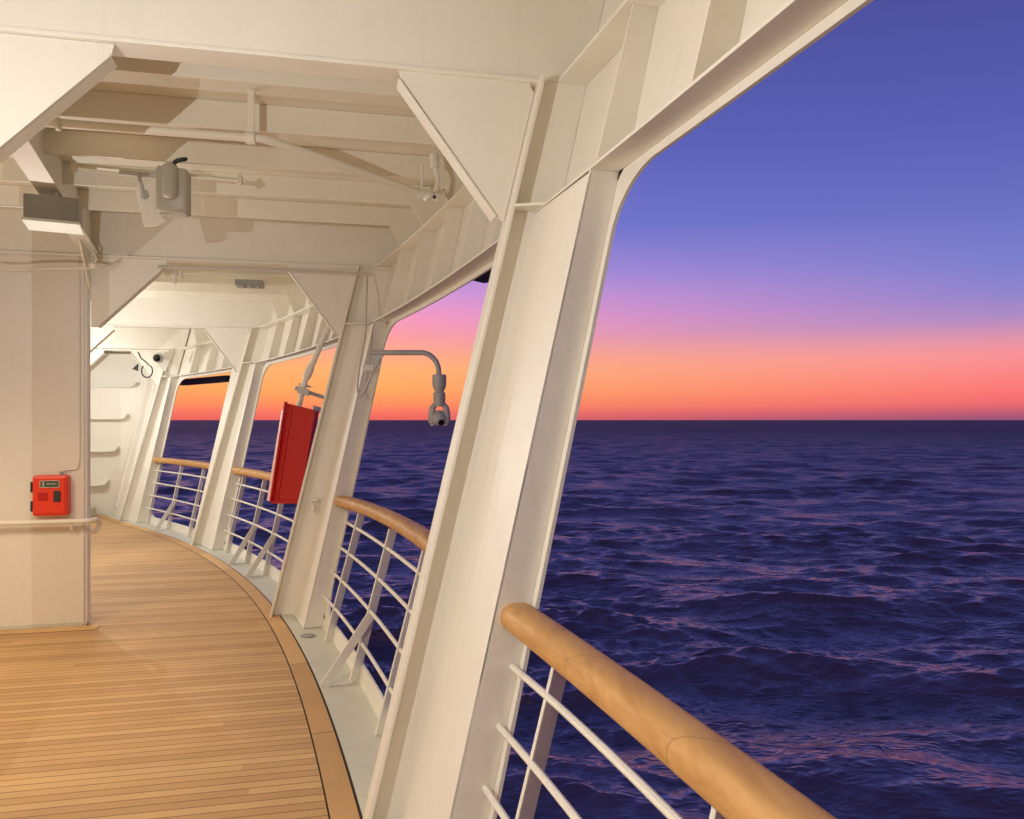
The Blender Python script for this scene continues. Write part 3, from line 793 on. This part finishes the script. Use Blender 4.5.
# rod
Yo = Yr + .10
rd = empty('hanging_rod', px(335, 300, Yo), 'white leaning rod with cross arms from the ceiling corner down to the red box', 'rod')
m_ = MB(); m_.tube([px(340, 300, Yo), px(309, 372, Yo)], .028, 12); m_.build('upper_rod', WHITE, rd, bevel=0, smooth=True)
m_ = MB(); m_.tube([px(312, 364, Yo), px(310, 369, Yo), px(307, 376, Yo), px(305, 380, Yo)], [.028, .040, .040, .028], 12); m_.build('coupling', WHITE, rd, bevel=0, smooth=True)
m_ = MB(); m_.tube([px(306, 378, Yo), px(297, 414, Yo)], .026, 12); m_.build('lower_rod', WHITE, rd, bevel=0, smooth=True)
m_ = MB(); m_.bar(px(295, 388, Yo - .03), px(326, 398, Yo + .15), .035, .02, (0, 0, 1)); m_.box(px(303, 391, Yo - .04), (1, 0, -.3), (0, 1, 0), (0, 0, 1), .12, .02, .07); m_.build('cross_arm', CAMG, rd, bevel=.003)
m_ = MB(); m_.bar(px(299, 384, Yo + .03), px(311, 387, Yo + .05), .02, .02, (0, 0, 1)); m_.build('clip', CAMG, rd, bevel=.003)
m_ = MB(); m_.bar(px(313, 408, Yo), px(328, 412, Yo + .15), .05, .02, (0, 0, 1)); m_.build('lower_arm', CAMG, rd, bevel=.003)

# ------------------------------------------------------------------ lamps and ceiling fittings
def lamp(loc, rot_d, label, watts, col, down=False):
    loc = Vector(loc)
    root = empty('box_lamp', loc, label, 'lamp', 'square deck lamps')
    d = Vector(rot_d).normalized(); s = Vector((-d.y, d.x, 0))
    m_ = MB()
    lo = .045
    m_.prism([loc - d * .145 - s * .13 + Vector((0, 0, .02)), loc + d * .145 - s * .13 + Vector((0, 0, .02)), loc + d * .145 + s * .13 + Vector((0, 0, .02)), loc - d * .145 + s * .13 + Vector((0, 0, .02))], (0, 0, .145))
    m_.build('housing', GREYM, root, bevel=.008)
    m_ = MB(); m_.prism([loc - d * .153 - s * .14, loc + d * .153 - s * .14, loc + d * .153 + s * .14, loc - d * .153 + s * .14], (0, 0, .02))
    m_.build('diffuser', DIFF, root, bevel=.005)
    m_ = MB(); m_.tube([loc + Vector((0, 0, .165)), loc + Vector((0, 0, .22))], .02, 10); m_.build('bracket', WHITE, root, bevel=0)
    m_ = MB(); m_.tube([loc - d * .147 + Vector((0, 0, .05)), loc - d * .15 + Vector((0, 0, .09)), loc - d * .147 + Vector((0, 0, .14))], .007, 6); m_.build('handle', WHITE, root, bevel=0, smooth=True)
    if watts:
        li = bpy.data.lights.new('lamp_light', 'SPOT' if down else 'POINT'); li.energy = watts * 1.17
        if down: li.spot_size = math.radians(150); li.spot_blend = .9; li.color = col; li.shadow_soft_size = .45
        lo_ = bpy.data.objects.new('lamp_light', li); COL.objects.link(lo_); lo_.parent = root; lo_.location = (0, 0, -.30 if watts != 20 else -.62)
    return root
WARM = (1.0, .86, .62); WARM2 = (1.0, .89, .70)
lamp((-2.845, 4.72, 2.89), (.9, .42, 0), 'grey box lamp with a pale underside hanging at the upper left, nearest lamp', 20, WARM)
lamp((-1.55, 1.05, 2.55), D2, 'grey box lamp left of the camera, outside the frame', 92, WARM)
lamp((-3.8, 3.95, 2.95), D2, 'grey box lamp in the left recess, outside the frame', 190, (1.0, .80, .52), True)
lamp((-5.35, 8.4, 2.7), D2, 'grey box lamp hidden beyond the left wall panel', 95, WARM2)
lamp((-6.9, 11.8, 2.6), D2, 'grey box lamp near the far bulkhead, hidden by the wall panel', 56, WARM2)
lamp((-.6, -1.0, 3.05), D2, 'grey box lamp overhead behind the camera', 110, (1.0, .80, .55), True)

# floodlight at upper left
fl = px(165, 192, 4.7)
ft = empty('floodlight', fl, 'small grey floodlight with a pale open flap, clamped under the ceiling pipes', 'floodlight')
def fq(x, y, z): return fl + D2 * x + M2 * y + Vector((0, 0, z))
m_ = MB(); rings = []
for yv, sc in ((-.075, .86), (-.06, 1.0), (.045, 1.0), (.055, .92)):
    rr = []
    for (x, z) in ((-.07, .145), (-.085, .13), (-.085, -.125), (-.07, -.14), (.085, -.14), (.10, -.125), (.10, .12), (.085, .135)):
        rr.append(fq(.045 + x * sc, yv, z * sc))
    rings.append(rr)
m_.loft(rings); m_.build('housing', FLOODG, ft, bevel=.006, smooth=True)
m_ = MB(); m_.tube([fq(.045, -.073, .12), fq(.045, -.073, -.03)], .048, 14, roundend=True); m_.build('back_bulge', FLOODG, ft, bevel=0, smooth=True)
m_ = MB(); m_.prism([fq(-.175, .0, .035), fq(-.115, -.01, .04), fq(-.045, -.01, .06), fq(-.045, -.02, -.10), fq(.01, -.03, -.19), fq(-.03, -.03, -.215), fq(-.115, -.02, -.225)], M2 * .012)
m_.build('flap', WHITE, ft, bevel=.004)
m_ = MB(); m_.bar(fq(-.26, .0, .105), fq(-.05, 0, .095), .03, .02, (0, 0, 1)); m_.tube([fq(-.15, -.01, .10), fq(-.13, -.02, .02), fq(-.12, -.02, -.06)], .012, 8); m_.build('clamp_arm', CAMG, ft, bevel=.002)
m_ = MB(); m_.prism([fq(-.13, -.03, -.02), fq(-.10, -.03, .0), fq(-.085, -.03, -.04), fq(-.105, -.03, -.06)], M2 * .01); m_.build('latch', STEEL, ft, bevel=.002)
m_ = MB(); m_.tube(smoothp([fq(.055, -.02, .135), fq(.055, -.02, .175), fq(.075, -.02, .195), fq(.12, -.02, .205), fq(.145, .02, .22)]), .013, 8); m_.build('cable_tail', BLACK, ft, bevel=0, smooth=True)

# pipes
pp1 = empty('sprinkler_pipe', px(250, 139, 4.05), 'painted pipe under the ceiling, bending down towards the nearest opening', 'pipe')
a = px(28, 122, 3.80)
m_ = MB(); m_.tube(smoothp([px(28, 121, 3.84), px(250, 138, 4.05), px(268, 139, 4.07), px(420, 193, 4.75)], 2), .023, 12); m_.build('pipe', CEILW, pp1, bevel=0, smooth=True)
m_ = MB(); m_.tube([px(246, 138, 4.05), px(256, 138, 4.05)], .034, 12); m_.build('tee', CEILW, pp1, bevel=.004, smooth=True)
m_ = MB(); m_.bar(px(251, 136, 4.05), px(251, 136, 4.05) + Vector((0, 0, .26)), .035, .012, D2); m_.build('hanger', CEILW, pp1, bevel=.002)
for x, y, Y in ((41, 122, 3.83), (58, 124, 3.85)):
    m_ = MB(); m_.tube([px(x, y, Y) - D2 * .01, px(x, y, Y) + D2 * .01], .034, 12); m_.build('collar', CEILW, pp1, bevel=.003)
pp2 = empty('thin_pipe', px(150, 173, 4.8), 'thin painted conduit behind the floodlight', 'pipe')
m_ = MB(); m_.tube([px(72, 165, 4.70), px(246, 181, 4.95)], .013, 10); m_.build('pipe', CEILW, pp2, bevel=0, smooth=True)
for x, y in ((74, 166), (240, 180), (172, 174)):
    m_ = MB(); Y = 4.70 + (x - 72) / 174 * .25; m_.box(px(x, y, Y), D2, M2, (0, 0, 1), .03, .05, .06); m_.build('clip', CEILW, pp2, bevel=.004)
# valve cluster near the hull
vc = px(431, 180, 4.8)
vr = empty('sprinkler_valve', vc, 'white sprinkler valve with a small bottle, beside the knee of the foreground pillar', 'valve')
m_ = MB(); m_.tube([px(434, 154, 4.8), px(435, 168, 4.8)], .030, 12); m_.build('bottle', WHITE, vr, bevel=.004, smooth=True)
m_ = MB(); m_.tube([px(435, 168, 4.8), px(438, 178, 4.8), px(437, 185, 4.8), px(434, 197, 4.8)], .014, 8); m_.build('bottle_neck', WHITE, vr, bevel=0, smooth=True)
m_ = MB(); m_.tube([px(422, 165, 4.8), px(422, 190, 4.8)], .008, 8); m_.tube([px(418, 190, 4.8), px(430, 188, 4.8)], .012, 8); m_.build('branch', WHITE, vr, bevel=0, smooth=True)
m_ = MB(); m_.tube([px(418, 193, 4.75), px(438, 197, 4.8)], .030, 12); m_.tube([px(428, 196, 4.74), px(430, 199, 4.74)], .036, 12); m_.build('body', WHITE, vr, bevel=0, smooth=True)
m_ = MB(); m_.tube([px(434.5, 197, 4.70), px(434.5, 197, 4.69)], .012, 8); m_.build('port', BLACK, vr, bevel=0)
# sprinkler head at wall corner
sp = px(93, 265, 6.05)
sr = empty('sprinkler', sp, 'tiny bright white sprinkler head at the top corner of the left wall panel', 'sprinkler')
m_ = MB(); lathe(m_, sp, [(.008, .035), (.028, .018), (.034, 0), (.024, -.02), (.006, -.03)]); m_.build('cap', WHITE, sr, bevel=0, smooth=True)
m_ = MB(); m_.tube(smoothp([sp + Vector((.01, 0, .02)), sp + Vector((.028, 0, .05)), sp + Vector((.015, 0, .08)), sp + Vector((-.005, 0, .10))]), .007, 6); m_.build('hook', WHITE, sr, bevel=0, smooth=True)
# conduit along the underside of beam two (left) to the sprinkler head
m_ = MB(); m_.tube(smoothp([px(2, 268, 5.95), px(20, 270, 5.98), px(48, 268, 6.0), px(92, 268, 6.08), px(110, 268, 6.2), px(118, 262, 6.25)]), .010, 8)
tag(m_.build('conduit', WALLW, bevel=0, smooth=True), 'thin painted conduit along the joint above the left wall panel', 'conduit')
m_ = MB(); m_.tube(smoothp([px(158, 267, 6.36), px(262, 269, 6.50), px(290, 271, 6.55), px(372, 274, 6.62)]), .012, 8)
tag(m_.build('conduit', CABLE, bevel=0, smooth=True), 'thin conduit clipped along the lower edge of the second cross beam', 'conduit')
# ceiling light in the bay beyond
cl = empty('ceiling_vent', px(250, 283, 8.1), 'small dark louvred fitting on the ceiling beyond the second cross beam', 'vent')
c0 = px(250, 284, 8.1)
m_ = MB(); m_.box(c0, D2, M2, (0, 0, 1), .28, .2, .06); m_.build('housing', GREYM, cl, bevel=.004)
for k in range(3):
    m_ = MB(); m_.box(c0 + D2 * (-.08 + .08 * k) + Vector((0, 0, -.034)), D2, M2, (0, 0, 1), .03, .16, .012); m_.build('slat', CAMG, cl, bevel=.002)
# bright clamp beyond beam two on the left
m_ = MB(); c0 = px(171, 273, 7.0); m_.box(c0, D2, M2, (0, 0, 1), .11, .06, .05); m_.tube([c0 + D2 * .03, c0 + D2 * .035 + Vector((0, 0, -.10))], .014, 8); m_.box(c0 + D2 * .09 + Vector((0, 0, -.01)), D2, M2, (0, 0, 1), .02, .05, .07)
tag(m_.build('pipe_clamp', WHITE, bevel=.003), 'white clamp peeking out below the second cross beam near the left bracket', 'clamp')

# dome camera, cable loop and triangle tag at the far end
dc = px(157, 358, 12.1)
dr = empty('dome_camera', dc, 'tiny black dome camera on a white plate at the far end of the ceiling', 'camera')
m_ = MB(); m_.prism([px(145, 352, 12.2), px(174, 351, 12.2), px(166, 371, 12.2), px(163, 371, 12.2)], (0, .02, 0)); m_.build('plate', WHITE, dr, bevel=.004)
m_ = MB(); m_.tube([dc + Vector((0, .06, 0)), dc], .075, 16); m_.build('base', CAMG, dr, bevel=.004, smooth=True)
m_ = MB(); m_.tube([dc + Vector((0, -.0, 0)), dc + Vector((0, -.03, 0)), dc + Vector((0, -.05, 0)), dc + Vector((0, -.06, 0))], [.06, .052, .034, .01], 16); m_.build('dome', LENS, dr, bevel=0, smooth=True)
m_ = MB(); lp = [px(138, 352, 12.3), px(141, 358, 12.3), px(147, 363, 12.2)]
cx_, cy_ = 147, 371
for k in range(15): an = -1.4 + k / 14 * 5.4; lp.append(px(cx_ + 5.5 * math.cos(an), cy_ + 6.5 * math.sin(an), 12.2))
m_.tube(lp, .011, 6)
tag(m_.build('cable_loop', BLACK, bevel=0, smooth=True), 'thin dark cable coiled in a loop beside the dome camera', 'cable')
m_ = MB(); m_.prism([px(132, 369, 12.3), px(138, 363.5, 12.3), px(137.5, 371, 12.3)], (0, .02, 0))
tag(m_.build('triangle_tag', BLACK, bevel=0), 'tiny black triangular tag on the far bulkhead beside the cable loop', 'tag')
# dark fittings outside the openings (window-washing rails)
def dark_rail(p, q, h, lab):
    m_ = MB(); m_.bar(p, q, .16, h, (0, 1, 0)); tag(m_.build('outside_rail', DARK, bevel=.01), lab, 'rail', 'dark rails outside the hull')
dark_rail(px(183, 382.5, 14.3), px(229, 378.5, 13.4), .11, 'dark rail segment outside the top of the farthest opening')
dark_rail(px(478, 273, 7.2), px(512, 268, 6.8), .17, 'dark rail segment outside, behind the top of the foreground pillar')

# ------------------------------------------------------------------ sea
SB = (.85, .58, .21)
def sea():
    Hs = EYE - SEA
    nr, na = 1250, 900
    r = 24 * (30000 / 24) ** (np.linspace(0, 1, nr))
    az = np.radians(np.linspace(-40, 46, na))
    R, A = np.meshgrid(r, az, indexing='ij')
    X0, Y0 = R * np.sin(A), R * np.cos(A)
    X, Y, Z = X0.copy(), Y0.copy(), np.zeros_like(X0)
    dr = np.gradient(r)[:, None] * np.ones_like(A)
    lam = np.exp(np.linspace(np.log(.55), np.log(42), 150)) * np.exp(rng.normal(0, .03, 150))
    # slow gust field shaping the small chop
    gust = np.zeros_like(X0)
    for _ in range(9):
        l = rng.uniform(25, 140); th = rng.uniform(0, math.pi); gust += np.sin(2 * math.pi / l * (X0 * math.cos(th) + Y0 * math.sin(th)) + rng.uniform(0, 6.28))
    gust = 1 + .16 * gust
    for l in lam:
        th = math.radians(-98 + rng.normal(0, 26 if l < 3 else 16)); k = 2 * math.pi / l
        steep = .0175 if l < 2 else (.0112 if l < 5 else (.0092 if l < 18 else .0092 * (18 / l) ** 1.2))
        a = steep * l * (.6 + .8 * rng.random()) * .62
        fade = np.clip((l / dr - 2.0) / 2.0, 0, 1)
        ph = k * (X0 * math.cos(th) + Y0 * math.sin(th)) + rng.uniform(0, 6.28)
        # wander of phase keeps crests short
        ph = ph + 1.5 * np.sin((X0 * math.sin(th) - Y0 * math.cos(th)) * 2 * math.pi / (l * rng.uniform(4, 8)) + rng.uniform(0, 6.28))
        am = a * fade * (gust if l < 9 else 1)
        Z += am * np.cos(ph)
        X -= .85 * am * np.sin(ph) * math.cos(th); Y -= .85 * am * np.sin(ph) * math.sin(th)
    Z = Z + SEA
    co = np.stack([X, Y, Z], -1).reshape(-1, 3).astype(np.float32)
    idx = np.arange(nr * na).reshape(nr, na)
    q = np.stack([idx[:-1, :-1], idx[:-1, 1:], idx[1:, 1:], idx[1:, :-1]], -1).reshape(-1, 4)
    me = bpy.data.meshes.new('sea')
    me.vertices.add(len(co)); me.vertices.foreach_set('co', co.ravel())
    me.loops.add(q.size); me.loops.foreach_set('vertex_index', q.ravel().astype(np.int32))
    me.polygons.add(len(q)); me.polygons.foreach_set('loop_start', np.arange(0, q.size, 4, dtype=np.int32))
    me.update(calc_edges=True)
    me.polygons.foreach_set('use_smooth', np.ones(len(q), dtype=bool))
    o = bpy.data.objects.new('sea', me); COL.objects.link(o); tag(o, kind='structure')
    m, nt, b = newmat('sea_water'); L = nt.links.new
    b.inputs['Base Color'].default_value = (.075, .066, .165, 1); b.inputs['Roughness'].default_value = .12; b.inputs['IOR'].default_value = 1.5
    geo = N(nt, 'ShaderNodeNewGeometry')
    cd = N(nt, 'ShaderNodeVectorMath', operation='LENGTH'); L(geo.outputs['Position'], cd.inputs[0])
    # ripples, three sizes, stretched a little across the wind
    def rip(scale, rot, stretch, dist, kind='RIDGED_MULTIFRACTAL', det=5.0, rough=.55, prev=None, strength=1.0):
        mp = N(nt, 'ShaderNodeMapping'); mp.inputs['Scale'].default_value = (stretch, 1, 1); mp.inputs['Rotation'].default_value = (0, 0, math.radians(rot)); L(geo.outputs['Position'], mp.inputs['Vector'])
        n = N(nt, 'ShaderNodeTexNoise'); n.noise_type = kind; n.normalize = True if kind == 'FBM' else n.normalize
        n.inputs['Scale'].default_value = scale; n.inputs['Detail'].default_value = det; n.inputs['Roughness'].default_value = rough; n.inputs['Distortion'].default_value = .35
        L(mp.outputs[0], n.inputs['Vector'])
        bp = N(nt, 'ShaderNodeBump', Strength=strength, Distance=dist); L(n.outputs['Fac'], bp.inputs['Height'])
        if prev: L(prev, bp.inputs['Normal'])
        return bp.outputs[0]
    h = rip(.035, 5, .35, 2.2); h = rip(.16, 8, .42, SB[0], prev=h); h = rip(.55, -12, .45, SB[1], prev=h); h = rip(2.1, 15, .5, SB[2], prev=h, det=3.0)
    out = nt.nodes['Material Output']; nt.nodes.remove(b)
    df = N(nt, 'ShaderNodeBsdfDiffuse'); L(h, df.inputs['Normal'])
    # aerated wake water drifting along the ship's side, in torn patches
    fp = N(nt, 'ShaderNodeMapping'); fp.inputs['Scale'].default_value = (.5, 1, 1); fp.inputs['Rotation'].default_value = (0, 0, .3); L(geo.outputs['Position'], fp.inputs['Vector'])
    fn = N(nt, 'ShaderNodeTexNoise', Scale=.11, Detail=9.0, Roughness=.68, Distortion=1.4); L(fp.outputs[0], fn.inputs['Vector'])
    fr1 = N(nt, 'ShaderNodeMapRange'); fr1.inputs['From Min'].default_value = .47; fr1.inputs['From Max'].default_value = .66; L(fn.outputs['Fac'], fr1.inputs['Value'])
    fd = N(nt, 'ShaderNodeMapRange'); fd.inputs['From Min'].default_value = 40; fd.inputs['From Max'].default_value = 130; fd.inputs['To Min'].default_value = 1; fd.inputs['To Max'].default_value = 0; L(cd.outputs['Value'], fd.inputs['Value'])
    fm = N(nt, 'ShaderNodeMath', operation='MULTIPLY'); L(fr1.outputs[0], fm.inputs[0]); L(fd.outputs[0], fm.inputs[1])
    cm = N(nt, 'ShaderNodeMix', data_type='RGBA'); L(fm.outputs[0], cm.inputs[0]); cm.inputs[6].default_value = (.275, .225, .215, 1); cm.inputs[7].default_value = (.46, .42, .45, 1); L(cm.outputs[2], df.inputs['Color'])
    gl = N(nt, 'ShaderNodeBsdfGlossy'); gl.inputs['Color'].default_value = (1, 1, 1, 1); L(h, gl.inputs['Normal'])
    rg = N(nt, 'ShaderNodeMapRange'); rg.inputs['From Min'].default_value = 50; rg.inputs['From Max'].default_value = 1200; rg.inputs['To Min'].default_value = .24; rg.inputs['To Max'].default_value = .32
    L(cd.outputs['Value'], rg.inputs['Value']); L(rg.outputs[0], gl.inputs['Roughness'])
    fr = N(nt, 'ShaderNodeFresnel', IOR=1.75); L(h, fr.inputs['Normal'])
    # unresolved waves hide each other at a distance, so the far water mirrors less of the low sky
    lg = N(nt, 'ShaderNodeMath', operation='LOGARITHM'); lg.inputs[1].default_value = 10; L(cd.outputs['Value'], lg.inputs[0])
    cap = N(nt, 'ShaderNodeMapRange'); cap.inputs['From Min'].default_value = 1.5; cap.inputs['From Max'].default_value = 3.2; cap.inputs['To Min'].default_value = .60; cap.inputs['To Max'].default_value = .10
    L(lg.outputs[0], cap.inputs['Value'])
    mn = N(nt, 'ShaderNodeMath', operation='MINIMUM'); L(fr.outputs[0], mn.inputs[0]); L(cap.outputs[0], mn.inputs[1])
    ms = N(nt, 'ShaderNodeMixShader'); L(mn.outputs[0], ms.inputs[0]); L(df.outputs[0], ms.inputs[1]); L(gl.outputs[0], ms.inputs[2]); L(ms.outputs[0], out.inputs['Surface'])
    me.materials.append(m)
sea()

# ------------------------------------------------------------------ dusk sky (world) and the last glow
w = bpy.data.worlds.new('World'); S.world = w; w.use_nodes = True
nt = w.node_tree; L = nt.links.new
bg = nt.nodes['Background']
tc = N(nt, 'ShaderNodeTexCoord'); sep = N(nt, 'ShaderNodeSeparateXYZ'); L(tc.outputs['Generated'], sep.inputs[0])
el = N(nt, 'ShaderNodeMath', operation='ARCSINE'); L(sep.outputs['Z'], el.inputs[0])
mr = N(nt, 'ShaderNodeMapRange'); mr.inputs['From Min'].default_value = math.radians(-2); mr.inputs['From Max'].default_value = math.radians(58); L(el.outputs[0], mr.inputs['Value'])
def ramp(stops):
    cr = N(nt, 'ShaderNodeValToRGB'); e = cr.color_ramp.elements; cr.color_ramp.interpolation = 'B_SPLINE' if False else 'LINEAR'
    while len(e) > 1: e.remove(e[-1])
    first = True
    for d, c in stops:
        p = (d + 2) / 60
        if first: e[0].position = p; e[0].color = srgb(*c); first = False
        else: q = e.new(p); q.color = srgb(*c)
    L(mr.outputs[0], cr.inputs[0]); return cr.outputs[0]
left = ramp([(-2, (90, 60, 90)), (0, (238, 104, 95)), (.5, (252, 118, 100)), (1.1, (255, 145, 96)), (2.2, (255, 170, 99)), (3.6, (255, 180, 113)), (4.8, (255, 172, 133)), (6.2, (255, 161, 165)), (7.6, (250, 156, 195)), (9.2, (222, 154, 214)), (11, (180, 145, 222)), (14, (122, 124, 212)), (20, (96, 102, 190)), (28, (78, 84, 165)), (56, (52, 56, 120))])
right = ramp([(-2, (70, 50, 85)), (0, (150, 85, 120)), (.4, (190, 92, 118)), (1, (238, 108, 112)), (1.9, (252, 122, 120)), (3, (252, 136, 136)), (4.2, (248, 148, 155)), (5.2, (222, 148, 172)), (6.4, (176, 140, 196)), (8.0, (144, 133, 206)), (10, (124, 127, 205)), (14, (104, 110, 192)), (19, (88, 94, 178)), (26, (76, 80, 156)), (56, (50, 52, 112))])
azn = N(nt, 'ShaderNodeMath', operation='ARCTAN2'); L(sep.outputs['X'], azn.inputs[0]); L(sep.outputs['Y'], azn.inputs[1])
az = N(nt, 'ShaderNodeMapRange'); az.inputs['From Min'].default_value = math.radians(-10); az.inputs['From Max'].default_value = math.radians(33); L(azn.outputs[0], az.inputs['Value'])
mx = N(nt, 'ShaderNodeMix', data_type='RGBA'); L(az.outputs[0], mx.inputs[0]); L(left, mx.inputs[6]); L(right, mx.inputs[7])
bk = N(nt, 'ShaderNodeMapRange'); bk.inputs['From Min'].default_value = -.35; bk.inputs['From Max'].default_value = .55; bk.inputs['To Min'].default_value = .40; bk.inputs['To Max'].default_value = 1.0; L(sep.outputs['Y'], bk.inputs['Value'])
L(mx.outputs[2], bg.inputs['Color']); L(bk.outputs[0], bg.inputs['Strength'])   # the sky away from the sunset is darker

sl = bpy.data.lights.new('sun_glow', 'SUN'); sl.energy = .05; sl.angle = math.radians(20); sl.color = (1, .55, .45)
so = bpy.data.objects.new('sun_glow', sl); COL.objects.link(so)
so.rotation_euler = Vector((.35, -.93, -.05)).to_track_quat('-Z', 'Y').to_euler()

# ------------------------------------------------------------------ camera
cam = bpy.data.cameras.new('camera'); co = bpy.data.objects.new('camera', cam); COL.objects.link(co)
co.location = (0, 0, EYE); co.rotation_euler = (math.radians(90), 0, 0)
cam.sensor_width = 36; cam.lens = 36 * F / 1024; cam.shift_y = (HOR - 409.5) / 1024; cam.clip_start = .05; cam.clip_end = 20000
S.camera = co
S.view_settings.view_transform = 'Standard'; S.view_settings.look = 'None'; S.view_settings.exposure = 0; S.view_settings.gamma = 1
S.cycles.max_bounces = 8; S.cycles.diffuse_bounces = 5
